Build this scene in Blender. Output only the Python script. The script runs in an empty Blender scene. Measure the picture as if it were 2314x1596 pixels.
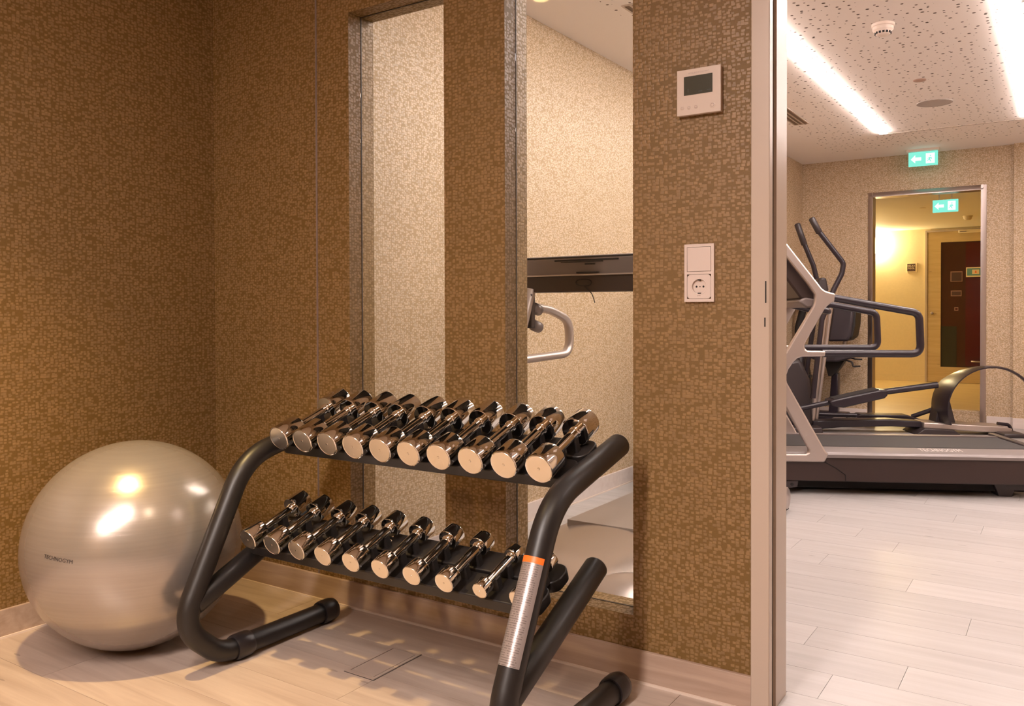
import bpy, bmesh, math, random
from mathutils import Vector, Matrix
random.seed(7)
PI = math.pi
scene = bpy.context.scene
COL = scene.collection

# ------------------------------------------------------------------ camera
IMG_W, IMG_H = 2314, 1596
FPX, YAW, PITCH, ROLL, SY = 1911.94, 0.58351, 0.013519, -0.002875, -67.72
CAM = Vector((2.8149, -2.1394, 1.025))
fwd = Vector((-math.sin(YAW)*math.cos(PITCH), math.cos(YAW)*math.cos(PITCH), -math.sin(PITCH)))
rgt = Vector((math.cos(YAW), math.sin(YAW), 0)); upv = rgt.cross(fwd)
r2 = math.cos(ROLL)*rgt + math.sin(ROLL)*upv; u2 = -math.sin(ROLL)*rgt + math.cos(ROLL)*upv
cd = bpy.data.cameras.new('camera'); cam = bpy.data.objects.new('camera', cd); COL.objects.link(cam)
M = Matrix.Identity(4)
for i in range(3):
    M[i][0] = r2[i]; M[i][1] = u2[i]; M[i][2] = -fwd[i]; M[i][3] = CAM[i]
cam.matrix_world = M
cd.sensor_fit = 'HORIZONTAL'; cd.sensor_width = 36; cd.lens = FPX/IMG_W*36; cd.shift_y = SY/IMG_W
cd.clip_start = 0.05; cd.clip_end = 100
scene.camera = cam

# ------------------------------------------------------------------ world, exposure
wd = bpy.data.worlds.new('world'); scene.world = wd; wd.use_nodes = True
wd.node_tree.nodes['Background'].inputs[0].default_value = (1.0, 0.85, 0.7, 1)
wd.node_tree.nodes['Background'].inputs[1].default_value = 0.0
vs = scene.view_settings
vs.view_transform = 'Standard'; vs.look = 'None'; vs.exposure = 0.0; vs.gamma = 1.0; vs.use_curve_mapping = False
STRIP_L = 66.0            # linear ceiling lights of the gym
STRIP_REAR = 120.0          # linear light of the front room, behind the camera
SPOT_W = 235.0            # warm downlights
LAMP_L = 200.0             # corridor wall lamp
STRIP_COL = (1.0, 0.86, 0.80)
SPOT_COL = (1.0, 0.68, 0.27)

# ------------------------------------------------------------------ material helpers
class NT:
    def __init__(s, name):
        s.m = bpy.data.materials.new(name); s.m.use_nodes = True
        s.t = s.m.node_tree; s.t.nodes.clear()
        s.out = s.t.nodes.new('ShaderNodeOutputMaterial')
    def n(s, typ, **kw):
        nd = s.t.nodes.new(typ)
        for k, v in kw.items(): setattr(nd, k, v)
        return nd
    def l(s, a, b): s.t.links.new(a, b)
    def setin(s, sock, v):
        if hasattr(v, 'is_output'): s.l(v, sock)
        else: sock.default_value = v
    def math(s, op, a, b=0.0, c=None):
        nd = s.n('ShaderNodeMath', operation=op)
        s.setin(nd.inputs[0], a); s.setin(nd.inputs[1], b)
        if c is not None: s.setin(nd.inputs[2], c)
        return nd.outputs[0]
    def mixf(s, f, a, b):
        nd = s.n('ShaderNodeMix', data_type='FLOAT')
        s.setin(nd.inputs[0], f); s.setin(nd.inputs[2], a); s.setin(nd.inputs[3], b); return nd.outputs[0]
    def mixc(s, f, a, b, mode='MIX'):
        nd = s.n('ShaderNodeMix', data_type='RGBA', blend_type=mode)
        s.setin(nd.inputs[0], f)
        for i, v in ((6, a), (7, b)):
            if hasattr(v, 'is_output'): s.l(v, nd.inputs[i])
            else: nd.inputs[i].default_value = (*v, 1)
        return nd.outputs[2]
    def comb(s, x, y, z=0.0):
        nd = s.n('ShaderNodeCombineXYZ')
        for i, v in enumerate((x, y, z)): s.setin(nd.inputs[i], v)
        return nd.outputs[0]
    def principled(s, color=(.5, .5, .5), rough=.5, metal=0.0, **kw):
        b = s.n('ShaderNodeBsdfPrincipled')
        if hasattr(color, 'is_output'): s.l(color, b.inputs['Base Color'])
        else: b.inputs['Base Color'].default_value = (*color, 1)
        s.setin(b.inputs['Roughness'], rough); s.setin(b.inputs['Metallic'], metal)
        for k, v in kw.items():
            s.setin(b.inputs[k.replace('_', ' ')], v)
        s.l(b.outputs[0], s.out.inputs[0]); return b
    def bump(s, b, h, strength=.3, dist=.001):
        nd = s.n('ShaderNodeBump'); nd.inputs['Strength'].default_value = strength; nd.inputs['Distance'].default_value = dist
        s.l(h, nd.inputs['Height']); s.l(nd.outputs[0], b.inputs['Normal'])

def plain(name, color, rough=.5, metal=0.0, noise=0.0, scale=40, **kw):
    t = NT(name); c = color
    if noise:
        pos = t.n('ShaderNodeNewGeometry').outputs['Position']
        nz = t.n('ShaderNodeTexNoise'); nz.inputs['Scale'].default_value = scale; t.l(pos, nz.inputs['Vector'])
        c = t.mixc(nz.outputs[0], tuple(v*(1-noise) for v in color), tuple(min(1, v*(1+noise)) for v in color))
    t.principled(c, rough, metal, **kw); return t.m

def emit(name, color, strength):
    t = NT(name); e = t.n('ShaderNodeEmission'); e.inputs[0].default_value = (*color, 1); e.inputs[1].default_value = strength
    t.l(e.outputs[0], t.out.inputs[0]); return t.m

def wallpaper(name, light, dark, keep=.16, cw=.0124, ch=.0090):
    """woven mosaic print: small shiny light tesserae on a darker ground"""
    t = NT(name)
    g = t.n('ShaderNodeNewGeometry')
    sp = t.n('ShaderNodeSeparateXYZ'); t.l(g.outputs['Position'], sp.inputs[0])
    sn = t.n('ShaderNodeSeparateXYZ'); t.l(g.outputs['True Normal'], sn.inputs[0])
    ax = t.math('GREATER_THAN', t.math('ABSOLUTE', sn.outputs[0]), .5)
    az = t.math('GREATER_THAN', t.math('ABSOLUTE', sn.outputs[2]), .5)
    u = t.mixf(ax, sp.outputs[0], sp.outputs[1]); v = t.mixf(az, sp.outputs[2], sp.outputs[1])
    vo = t.n('ShaderNodeTexVoronoi', voronoi_dimensions='2D', distance='CHEBYCHEV'); vo.inputs['Scale'].default_value = 1.0; vo.inputs['Randomness'].default_value = .62
    t.l(t.comb(t.math('DIVIDE', u, cw), t.math('DIVIDE', v, ch)), vo.inputs['Vector'])
    sc = t.n('ShaderNodeSeparateColor'); t.l(vo.outputs['Color'], sc.inputs[0])
    edge = t.math('ADD', .36, t.math('MULTIPLY', sc.outputs[1], .14))
    dot = t.math('MULTIPLY', t.math('SUBTRACT', edge, vo.outputs['Distance']), 9.0)
    nd = t.n('ShaderNodeClamp'); t.l(dot, nd.inputs[0])
    mask = t.math('MULTIPLY', nd.outputs[0], t.math('GREATER_THAN', sc.outputs[0], keep))
    lt = t.mixc(sc.outputs[2], tuple(.84*c for c in light), tuple(1.12*c for c in light))
    fine = t.n('ShaderNodeTexNoise'); fine.inputs['Scale'].default_value = 240; t.l(g.outputs['Position'], fine.inputs['Vector'])
    dk = t.mixc(fine.outputs[0], tuple(.8*c for c in dark), tuple(1.2*c for c in dark))
    c = t.mixc(mask, dk, lt)
    b = t.principled(c, t.mixf(mask, .60, .38), 0.0)
    b.inputs['Specular IOR Level'].default_value = .6
    t.bump(b, mask, .35, .0012)
    return t.m

def wood(name, base, dark, joint_random=True, grain=1.0, rough=.36):
    t = NT(name)
    g = t.n('ShaderNodeNewGeometry'); oi = t.n('ShaderNodeObjectInfo')
    mp = t.n('ShaderNodeMapping'); t.l(g.outputs['Position'], mp.inputs[0])
    mp.inputs['Scale'].default_value = (1.3, 17, 17)
    off = t.comb(t.math('MULTIPLY', oi.outputs['Random'], 37.0), t.math('MULTIPLY', oi.outputs['Random'], 91.0), 0.0)
    va = t.n('ShaderNodeVectorMath', operation='ADD'); t.l(mp.outputs[0], va.inputs[0]); t.l(off, va.inputs[1])
    n1 = t.n('ShaderNodeTexNoise'); n1.inputs['Scale'].default_value = 1.6; n1.inputs['Detail'].default_value = 6; n1.inputs['Distortion'].default_value = .6
    t.l(va.outputs[0], n1.inputs['Vector'])
    n2 = t.n('ShaderNodeTexNoise'); n2.inputs['Scale'].default_value = 9; n2.inputs['Detail'].default_value = 3; t.l(va.outputs[0], n2.inputs['Vector'])
    r = t.n('ShaderNodeValToRGB'); r.color_ramp.elements[0].position = .33; r.color_ramp.elements[1].position = .72
    r.color_ramp.elements[0].color = (*dark, 1); r.color_ramp.elements[1].color = (*base, 1)
    t.l(n1.outputs[0], r.inputs[0])
    c = t.mixc(t.math('MULTIPLY', n2.outputs[0], .22*grain), r.outputs[0], tuple(.72*x for x in dark))
    # small dark knots / flecks
    vm = t.n('ShaderNodeMapping'); vm.inputs['Scale'].default_value = (2.2, 9, 9); t.l(g.outputs['Position'], vm.inputs[0])
    vo = t.n('ShaderNodeTexVoronoi'); vo.inputs['Scale'].default_value = 1.25; t.l(vm.outputs[0], vo.inputs['Vector'])
    fl = t.math('LESS_THAN', vo.outputs['Distance'], .055)
    c = t.mixc(t.math('MULTIPLY', fl, .5), c, tuple(.38*x for x in dark))
    hs = t.n('ShaderNodeHueSaturation'); t.l(c, hs.inputs['Color'])
    t.l(t.math('ADD', .93, t.math('MULTIPLY', oi.outputs['Random'], .12)), hs.inputs['Value'])
    b = t.principled(hs.outputs[0], rough)
    t.bump(b, n2.outputs[0], .06, .0006)
    return t.m

def perforated(name, color, x_min, y_min, y_max):
    t = NT(name)
    g = t.n('ShaderNodeNewGeometry')
    sp = t.n('ShaderNodeSeparateXYZ'); t.l(g.outputs['Position'], sp.inputs[0])
    flat = t.comb(sp.outputs[0], sp.outputs[1], 0.0)
    vo = t.n('ShaderNodeTexVoronoi', voronoi_dimensions='2D'); vo.inputs['Scale'].default_value = 19; vo.inputs['Randomness'].default_value = 1.0
    t.l(flat, vo.inputs['Vector'])
    sc = t.n('ShaderNodeSeparateColor'); t.l(vo.outputs['Color'], sc.inputs[0])
    rad = t.math('MULTIPLY', sc.outputs[0], .17)
    hole = t.math('LESS_THAN', vo.outputs['Distance'], rad)
    for s_, v_, op in ((0, x_min, 'GREATER_THAN'), (1, y_min, 'GREATER_THAN'), (1, y_max, 'LESS_THAN')):
        hole = t.math('MULTIPLY', hole, t.math(op, sp.outputs[s_], v_))
    c = t.mixc(hole, color, (.10, .07, .05))
    t.principled(c, .75); return t.m

def glass(name, tint=(.96, .98, .97), refl=.06):
    t = NT(name)
    tr = t.n('ShaderNodeBsdfTransparent'); tr.inputs[0].default_value = (*tint, 1)
    gl = t.n('ShaderNodeBsdfGlossy'); gl.inputs['Roughness'].default_value = .02
    fr = t.n('ShaderNodeFresnel'); fr.inputs[0].default_value = 1.3
    mx = t.n('ShaderNodeMixShader'); t.l(t.math('MULTIPLY', fr.outputs[0], 1.0), mx.inputs[0])
    t.l(tr.outputs[0], mx.inputs[1]); t.l(gl.outputs[0], mx.inputs[2]); t.l(mx.outputs[0], t.out.inputs[0])
    return t.m

def sticker_mat(name):
    t = NT(name)
    uv = t.n('ShaderNodeUVMap').outputs[0]; sp = t.n('ShaderNodeSeparateXYZ'); t.l(uv, sp.inputs[0])
    row = t.math('FLOOR', t.math('MULTIPLY', sp.outputs[1], 46)); fr = t.math('FRACT', t.math('MULTIPLY', sp.outputs[1], 46))
    cl = t.math('FLOOR', t.math('MULTIPLY', sp.outputs[0], 24))
    wn = t.n('ShaderNodeTexWhiteNoise', noise_dimensions='2D'); t.l(t.comb(cl, row), wn.inputs['Vector'])
    ink = t.math('MULTIPLY', t.math('GREATER_THAN', wn.outputs[0], .28), t.math('MULTIPLY', t.math('GREATER_THAN', fr, .38), t.math('LESS_THAN', fr, .78)))
    inside = t.math('MULTIPLY', t.math('GREATER_THAN', sp.outputs[0], .05), t.math('LESS_THAN', sp.outputs[0], .88))
    blk = t.n('ShaderNodeTexWhiteNoise', noise_dimensions='1D'); t.l(t.math('FLOOR', t.math('MULTIPLY', sp.outputs[1], 13)), blk.inputs['W'])
    ink = t.math('MULTIPLY', ink, inside)
    c = t.mixc(t.math('MULTIPLY', ink, .5), (.40, .35, .34), (.06, .05, .05))
    t.principled(c, .3, .55); return t.m

MAT = {}
MAT['paper_front'] = wallpaper('wallpaper', (.245, .143, .058), (.150, .079, .013))
MAT['paper_gym_lit'] = wallpaper('wallpaper_gym_lit', (.60, .46, .325), (.42, .295, .165))  # same wallpaper as the front room, brighter gym light put into its colours
MAT['paper_corr'] = plain('corridor_plaster', (.70, .57, .34), .7, noise=.05)
MAT['plank'] = wood('plank_wood', (.53, .43, .365), (.39, .30, .245))
MAT['plank_gym'] = wood('plank_wood_gym', (.475, .455, .45), (.405, .380, .372))
MAT['floor_gap'] = plain('floor_gap', (.14, .09, .06), .8)
MAT['base_wood'] = wood('baseboard_wood', (.52, .39, .31), (.36, .25, .19), rough=.45)
MAT['base_gym'] = wood('pale_baseboard_wood', (.74, .65, .61), (.66, .56, .52), rough=.45)
MAT['corr_floor'] = wood('corridor_wood_floor', (.80, .62, .33), (.66, .48, .22))
MAT['bead'] = plain('bead_sealant', (.68, .56, .48), .5)
MAT['ceil'] = perforated('perforated_ceiling', (.92, .85, .81), .98, .45, 5.95)
MAT['plaster'] = plain('ceiling_plaster', (.80, .70, .58), .8)
MAT['corr_ceil'] = plain('corridor_ceiling', (.82, .74, .55), .8)
MAT['cream'] = plain('cream_lacquer', (.47, .38, .31), .32)
MAT['rubber'] = plain('dark_rubber', (.045, .03, .022), .6)
MAT['slot'] = plain('slot_seal', (.16, .10, .06), .5)
MAT['glass'] = glass('window_glass')
MAT['steel'] = plain('brushed_steel', (.42, .36, .34), .32, 1.0)
MAT['trimmetal'] = plain('trim_metal', (.46, .39, .39), .35, .8)
MAT['chrome'] = plain('chrome', (.80, .77, .74), .055, 1.0)
MAT['satin'] = plain('satin_chrome', (.86, .81, .74), .26, 1.0)
MAT['black'] = plain('black_powder_coat', (.012, .0095, .009), .42, noise=.15, scale=400)
MAT['blackplastic'] = plain('black_plastic', (.016, .013, .013), .5)
MAT['capplastic'] = plain('cap_plastic', (.018, .014, .015), .3)
MAT['orange'] = plain('orange_print', (.85, .16, .02), .4)
MAT['sticker'] = sticker_mat('sticker_print')
MAT['white'] = plain('white_plastic', (.58, .48, .41), .4)
MAT['whitebright'] = plain('white_switch_plastic', (.62, .52, .47), .35)
MAT['lcd'] = plain('lcd_screen', (.045, .045, .032), .22)
MAT['lcdink'] = plain('lcd_ink', (.022, .022, .016), .4)
MAT['greyink'] = plain('grey_ink', (.38, .30, .27), .5)
MAT['hole'] = plain('dark_hole', (.008, .006, .006), .8)
MAT['boxmetal'] = plain('floor_box_metal', (.46, .36, .30), .5, .25)
MAT['silver'] = plain('silver_paint', (.50, .43, .40), .34, .7)
MAT['silverhood'] = plain('silver_hood', (.42, .35, .31), .26, .75)
MAT['grey'] = plain('grey_rail', (.20, .17, .165), .38, .2)
MAT['darkgrey'] = plain('dark_grey_plastic', (.034, .025, .027), .42)
MAT['brownblack'] = plain('brown_black_plastic', (.034, .018, .016), .45)
MAT['handle'] = plain('handle_rubber', (.020, .014, .021), .30)
MAT['beltgrey'] = plain('grey_belt', (.30, .26, .24), .3, .3)
MAT['belt'] = plain('running_belt', (.03, .027, .028), .75)
MAT['consolegrey'] = plain('console_grey', (.20, .165, .16), .35, .2)
MAT['leather'] = plain('pad_leather', (.040, .032, .040), .45)
MAT['ceilwhite'] = plain('device_white', (.80, .68, .60), .5)
MAT['speakergrey'] = plain('speaker_mesh', (.46, .40, .37), .8)
MAT['ventmetal'] = plain('vent_metal', (.55, .46, .40), .5, .3)
MAT['strip'] = emit('light_strip', STRIP_COL, STRIP_L)
MAT['striprear'] = emit('light_strip_rear', STRIP_COL, STRIP_REAR)
MAT['downlens'] = emit('downlight_lens', SPOT_COL, 30.0)
MAT['exitgreen'] = emit('exit_green', (.24, .84, .66), 1.1)
MAT['exitwhite'] = emit('exit_white', (.75, 1.0, .92), 1.9)
MAT['lamp'] = emit('lamp_glow', (1.0, .80, .46), LAMP_L)
MAT['doorwood'] = wood('door_wood', (.62, .47, .24), (.52, .37, .17), rough=.4)
MAT['darkglass'] = plain('dark_door_glass', (.055, .018, .010), .10)
MAT['redpane'] = plain('red_dark_panel', (.075, .008, .006), .15)
MAT['greenpane'] = plain('dark_green_panel', (.030, .028, .014), .2)
MAT['signbrown'] = plain('sign_brown', (.06, .025, .015), .5)
MAT['signwhite'] = plain('sign_white', (.80, .66, .42), .5)
MAT['teal'] = plain('sign_teal', (.10, .26, .26), .5)
def ball_mat():
    t = NT('pearl_ball')
    g = t.n('ShaderNodeNewGeometry'); sp = t.n('ShaderNodeSeparateXYZ'); t.l(g.outputs['Position'], sp.inputs[0])
    nz = t.n('ShaderNodeTexNoise'); nz.inputs['Scale'].default_value = 1.0; nz.inputs['Detail'].default_value = 4
    mp = t.n('ShaderNodeMapping'); mp.inputs['Scale'].default_value = (3, 3, 160); t.l(g.outputs['Position'], mp.inputs[0]); t.l(mp.outputs[0], nz.inputs['Vector'])
    rg = t.math('LESS_THAN', t.math('FRACT', t.math('MULTIPLY', sp.outputs[2], 27.0)), .07)
    c = t.mixc(nz.outputs[0], (.37, .325, .29), (.46, .41, .37))
    b = t.principled(c, t.math('ADD', .21, t.math('MULTIPLY', nz.outputs[0], .08)), .62)
    t.bump(b, t.math('ADD', rg, t.math('MULTIPLY', nz.outputs[0], .5)), .12, .0015)
    return t.m
MAT['ball'] = ball_mat()
MAT['ink'] = plain('black_ink', (.012, .010, .012), .5)
MAT['lettering'] = plain('white_lettering', (.75, .68, .66), .5)

# ------------------------------------------------------------------ mesh helpers
def box(bm, x0, x1, y0, y1, z0, z1):
    v = [bm.verts.new(p) for p in ((x0,y0,z0),(x1,y0,z0),(x1,y1,z0),(x0,y1,z0),(x0,y0,z1),(x1,y0,z1),(x1,y1,z1),(x0,y1,z1))]
    for f in ((3,2,1,0),(4,5,6,7),(0,1,5,4),(1,2,6,5),(2,3,7,6),(3,0,4,7)): bm.faces.new([v[i] for i in f])
    return bm
def nb(): return bmesh.new()
def B(*a): return box(nb(), *a)
def boxes(lst):
    bm = nb()
    for a in lst: box(bm, *a)
    return bm
def prism(pts, fn, d0, d1, bm=None):
    """polygon pts (a,b) extruded from depth d0 to d1; fn(a,b,d) -> xyz"""
    bm = bm or nb()
    lo = [bm.verts.new(fn(a, b, d0)) for a, b in pts]; hi = [bm.verts.new(fn(a, b, d1)) for a, b in pts]
    n = len(pts)
    f1 = bm.faces.new(lo); f2 = bm.faces.new(hi[::-1])
    for i in range(n): bm.faces.new((lo[i], hi[i], hi[(i+1) % n], lo[(i+1) % n]))
    bmesh.ops.recalc_face_normals(bm, faces=bm.faces[:])
    return bm
def XZ(a, b, d): return (a, d, b)
def YZ(a, b, d): return (d, a, b)
def XY(a, b, d): return (a, b, d)
def lathe(prof, seg=32, frame=None, bm=None):
    """prof [(r,h)] revolved round local z; frame: Matrix placing it"""
    bm = bm or nb(); rings = []
    for r, h in prof:
        if r < 1e-6: rings.append([bm.verts.new((0, 0, h))])
        else: rings.append([bm.verts.new((r*math.cos(2*PI*k/seg), r*math.sin(2*PI*k/seg), h)) for k in range(seg)])
    new = [v for rg in rings for v in rg]
    for a, b in zip(rings[:-1], rings[1:]):
        for k in range(seg):
            k2 = (k+1) % seg
            if len(a) == 1 and len(b) == 1: continue
            if len(a) == 1: bm.faces.new((a[0], b[k], b[k2]))
            elif len(b) == 1: bm.faces.new((a[k], a[k2], b[0]))
            else: bm.faces.new((a[k], a[k2], b[k2], b[k]))
    if frame is not None: bmesh.ops.transform(bm, matrix=frame, verts=new)
    bmesh.ops.recalc_face_normals(bm, faces=bm.faces[:])
    return bm
def zframe(p0, d):
    d = Vector(d).normalized(); a = Vector((1, 0, 0)) if abs(d.x) < .9 else Vector((0, 1, 0))
    x = a - d*a.dot(d); x.normalize(); y = d.cross(x)
    m = Matrix.Identity(4)
    for i in range(3): m[i][0] = x[i]; m[i][1] = y[i]; m[i][2] = d[i]; m[i][3] = p0[i]
    return m
def rod(p0, p1, r, seg=20, bev=.15, bm=None):
    p0 = Vector(p0); p1 = Vector(p1); L = (p1-p0).length; e = min(r*bev, L*.3)
    return lathe([(0, 0), (r-e, 0), (r, e), (r, L-e), (r-e, L), (0, L)], seg, zframe(p0, p1-p0), bm)
def fillet(pts, rad, n=7):
    """round the corners of a polyline; rad: one value or one per inner point"""
    pts = [Vector(p) for p in pts]; out = [pts[0]]
    for i in range(1, len(pts)-1):
        a, b, c = pts[i-1], pts[i], pts[i+1]
        r = rad[i-1] if isinstance(rad, (list, tuple)) else rad
        d1 = (a-b); d2 = (c-b); l1 = d1.length; l2 = d2.length; d1.normalize(); d2.normalize()
        ang = d1.angle(d2)
        if ang > PI-.02: out.append(b); continue
        t = min(r/math.tan(ang/2), l1*.49, l2*.49)
        p, q = b+d1*t, b+d2*t
        for k in range(n+1):
            s = k/n
            out.append((1-s)**2*p + 2*s*(1-s)*b + s*s*q)
    out.append(pts[-1]); return out
def sweep(pts, r, seg=16, bm=None, ry=None, ref=None, closed=False, dome=0.0, a0=0.0, a1=2*PI, uv=False):
    """tube along pts. ref: fixed side vector (e1); the second is T x e1"""
    bm = bm or nb(); pts = [Vector(p) for p in pts]; n = len(pts); rings = []
    if ref is None:
        a = (pts[1]-pts[0]).normalized(); b = Vector((0, 0, 1)) if abs(a.z) < .9 else Vector((1, 0, 0)); e = (b - a*b.dot(a)).normalized()
    full = abs((a1-a0) - 2*PI) < 1e-6
    ns = seg if full else seg+1
    rr = r if isinstance(r, (list, tuple)) else [r]*n
    for i in range(n):
        if closed: T = (pts[(i+1) % n]-pts[i-1]).normalized()
        else: T = (pts[min(i+1, n-1)]-pts[max(i-1, 0)]).normalized()
        if ref is not None: e1 = Vector(ref); e1 = (e1 - T*e1.dot(T)).normalized()
        else: e = (e - T*e.dot(T)).normalized(); e1 = e
        e2 = T.cross(e1)
        rings.append([bm.verts.new(pts[i] + e1*rr[i]*math.cos(a0+(a1-a0)*k/seg) + e2*(ry if ry else rr[i])*math.sin(a0+(a1-a0)*k/seg)) for k in range(ns)])
    lay = bm.loops.layers.uv.new('UVMap') if uv else None
    m = n if closed else n-1
    for i in range(m):
        A, Bq = rings[i], rings[(i+1) % n]
        for k in range(seg if full else seg):
            k2 = (k+1) % ns
            f = bm.faces.new((A[k], A[k2], Bq[k2], Bq[k]))
            if uv:
                for lp, (uu, vv) in zip(f.loops, ((k, i), (k+1, i), (k+1, i+1), (k, i+1))): lp[lay].uv = (uu/seg, vv/m)
    if not closed and full:
        for end, rg, s in ((0, rings[0], -1), (n-1, rings[-1], 1)):
            T = (pts[1]-pts[0]).normalized() if end == 0 else (pts[-1]-pts[-2]).normalized()
            if dome:
                prev = rg
                for q in (.35, .7, .9):
                    sc = math.sqrt(1-q*q)
                    nr = [bm.verts.new(pts[end] + (v.co-pts[end])*sc + T*s*dome*q) for v in rg]
                    for k in range(seg): bm.faces.new((prev[k], prev[(k+1) % seg], nr[(k+1) % seg], nr[k]))
                    prev = nr
                bm.faces.new(prev)
            else: bm.faces.new(rg)
    if full: bmesh.ops.recalc_face_normals(bm, faces=bm.faces[:])
    return bm
def wm(o):
    return (wm(o.parent) @ o.matrix_parent_inverse @ o.matrix_basis) if o.parent else o.matrix_basis.copy()
def obj(name, bm, mat, parent=None, smooth=40, bevel=0.0, world=True, seg=2):
    me = bpy.data.meshes.new(name); bm.to_mesh(me); bm.free()
    me.materials.append(MAT[mat] if isinstance(mat, str) else mat)
    if smooth:
        me.polygons.foreach_set('use_smooth', [True]*len(me.polygons))
        me.set_sharp_from_angle(angle=math.radians(smooth))
    o = bpy.data.objects.new(name, me); COL.objects.link(o)
    if bevel:
        b = o.modifiers.new('bevel', 'BEVEL'); b.width = bevel; b.segments = seg; b.limit_method = 'ANGLE'; b.angle_limit = math.radians(35)
    if parent:
        o.parent = parent
        if world: o.matrix_parent_inverse = wm(parent).inverted()
    return o
def tag(o, label=None, cat=None, group=None, kind=None):
    if label: o['label'] = label
    if cat: o['category'] = cat
    if group: o['group'] = group
    if kind: o['kind'] = kind
    return o
def thing(name, label, cat, loc=(0, 0, 0), rotz=0.0, group=None):
    o = bpy.data.objects.new(name, None); COL.objects.link(o); o.empty_display_size = .1
    o.matrix_basis = Matrix.Translation(Vector(loc)) @ Matrix.Rotation(rotz, 4, 'Z')
    return tag(o, label, cat, group)
def struct(name, bm, mat, label, cat, smooth=0, bevel=0.0):
    return tag(obj(name, bm, mat, None, smooth, bevel), label, cat, kind='structure')
def text_mesh(txt, size, mat, fn, name, parent, world=True, extrude=.0, align='CENTER', spacing=1.0):
    cu = bpy.data.curves.new('txt', 'FONT'); cu.body = txt; cu.size = size; cu.align_x = align; cu.align_y = 'CENTER'
    cu.resolution_u = 2; cu.space_character = spacing
    to = bpy.data.objects.new('txt', cu); COL.objects.link(to)
    dg = bpy.context.evaluated_depsgraph_get(); dg.update()
    me = bpy.data.meshes.new_from_object(to.evaluated_get(dg))
    bpy.data.objects.remove(to); bpy.data.curves.remove(cu)
    bm = nb(); bm.from_mesh(me); bpy.data.meshes.remove(me)
    for v in bm.verts: v.co = Vector(fn(v.co.x, v.co.y))
    return obj(name, bm, mat, parent, 0, world=world)
def plate_hole(w, h, r, depth, fn, seg=32):
    """square plate with round well; fn(u,v,d) -> xyz, d grows into the wall"""
    bm = nb(); outer = []; inner = []; well = []
    for k in range(seg):
        a = 2*PI*(k+.5)/seg; c, s = math.cos(a), math.sin(a); m = max(abs(c)/(w/2), abs(s)/(h/2))
        outer.append(bm.verts.new(fn(c/m, s/m, 0))); inner.append(bm.verts.new(fn(r*c, r*s, 0))); well.append(bm.verts.new(fn(r*.97*c, r*.97*s, depth)))
    for k in range(seg):
        q = (k+1) % seg
        bm.faces.new((outer[k], outer[q], inner[q], inner[k])); bm.faces.new((inner[k], inner[q], well[q], well[k]))
    bm.faces.new(well)
    bmesh.ops.recalc_face_normals(bm, faces=bm.faces[:]); return bm

# ================================================================== THE SETTING
CZ = 2.466; T = 0.125                      # ceiling height, thickness of the partition
W1 = (.728, 1.145); W2 = (1.378, 1.804); WS, WT = .179, 2.06
D1 = (2.143, 3.33); D1T = 2.16             # doorway in the partition
# partition with two glazed openings and the doorway
struct('wall_front', boxes([
    (-.12, W1[0], 0, T, 0, CZ), (W1[0], W1[1], 0, T, 0, WS), (W1[0], W1[1], 0, T, WT, CZ),
    (W1[1], W2[0], 0, T, 0, CZ), (W2[0], W2[1], 0, T, 0, WS), (W2[0], W2[1], 0, T, WT, CZ),
    (W2[1], D1[0], 0, T, 0, CZ), (D1[0], D1[1], 0, T, D1T, CZ), (D1[1], 5.0, 0, T, 0, CZ)]),
    'paper_front', 'brown mosaic wallpaper partition with two tall glazed openings', 'wall')
struct('wall_left', B(-.12, 0, -4.8, 0, 0, CZ), 'paper_front', 'brown mosaic wallpaper wall behind the exercise ball', 'wall')
struct('wall_rear', B(-.12, 5.0, -4.92, -4.8, 0, CZ), 'paper_front', 'wallpapered wall behind the camera', 'wall')
struct('wall_right', B(5.0, 5.12, -4.92, T, 0, CZ), 'paper_front', 'wallpapered wall to the right of the camera', 'wall')
struct('ceiling', B(-.12, 5.12, -4.92, 0, CZ, CZ+.1), 'plaster', 'plain ceiling above the dumbbell rack', 'ceiling')
# gym beyond the partition
GX, GY, GR = .603, 6.418, 5.0
struct('wall_far_left', B(GX-.12, GX, T, GY+.12, 0, CZ), 'paper_gym_lit', 'mosaic wallpaper wall, colour lightened for gym light, seen through the glazed openings', 'wall')
DO = (1.235, 2.168, 2.112)
struct('wall_far', boxes([(GX, DO[0], GY, GY+.12, 0, CZ), (DO[1], GR, GY, GY+.12, 0, CZ), (DO[0], DO[1], GY, GY+.12, DO[2], CZ),
                          (1.90, DO[1], GY, GY+.08, 0, .125), (2.40, GR, GY-.05, GY, 0, CZ)]),
       'paper_gym_lit', 'mosaic wallpaper end wall of the gym around the steel-framed doorway', 'wall')
struct('wall_far_right', B(GR, GR+.12, T, GY+.12, 0, CZ), 'paper_gym_lit', 'wallpapered right side wall of the gym', 'wall')
struct('ceiling.001', B(GX-.12, GR+.12, T, GY+.12, CZ, CZ+.1), 'ceil', 'perforated acoustic ceiling of the gym with light strips', 'ceiling')
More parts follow.
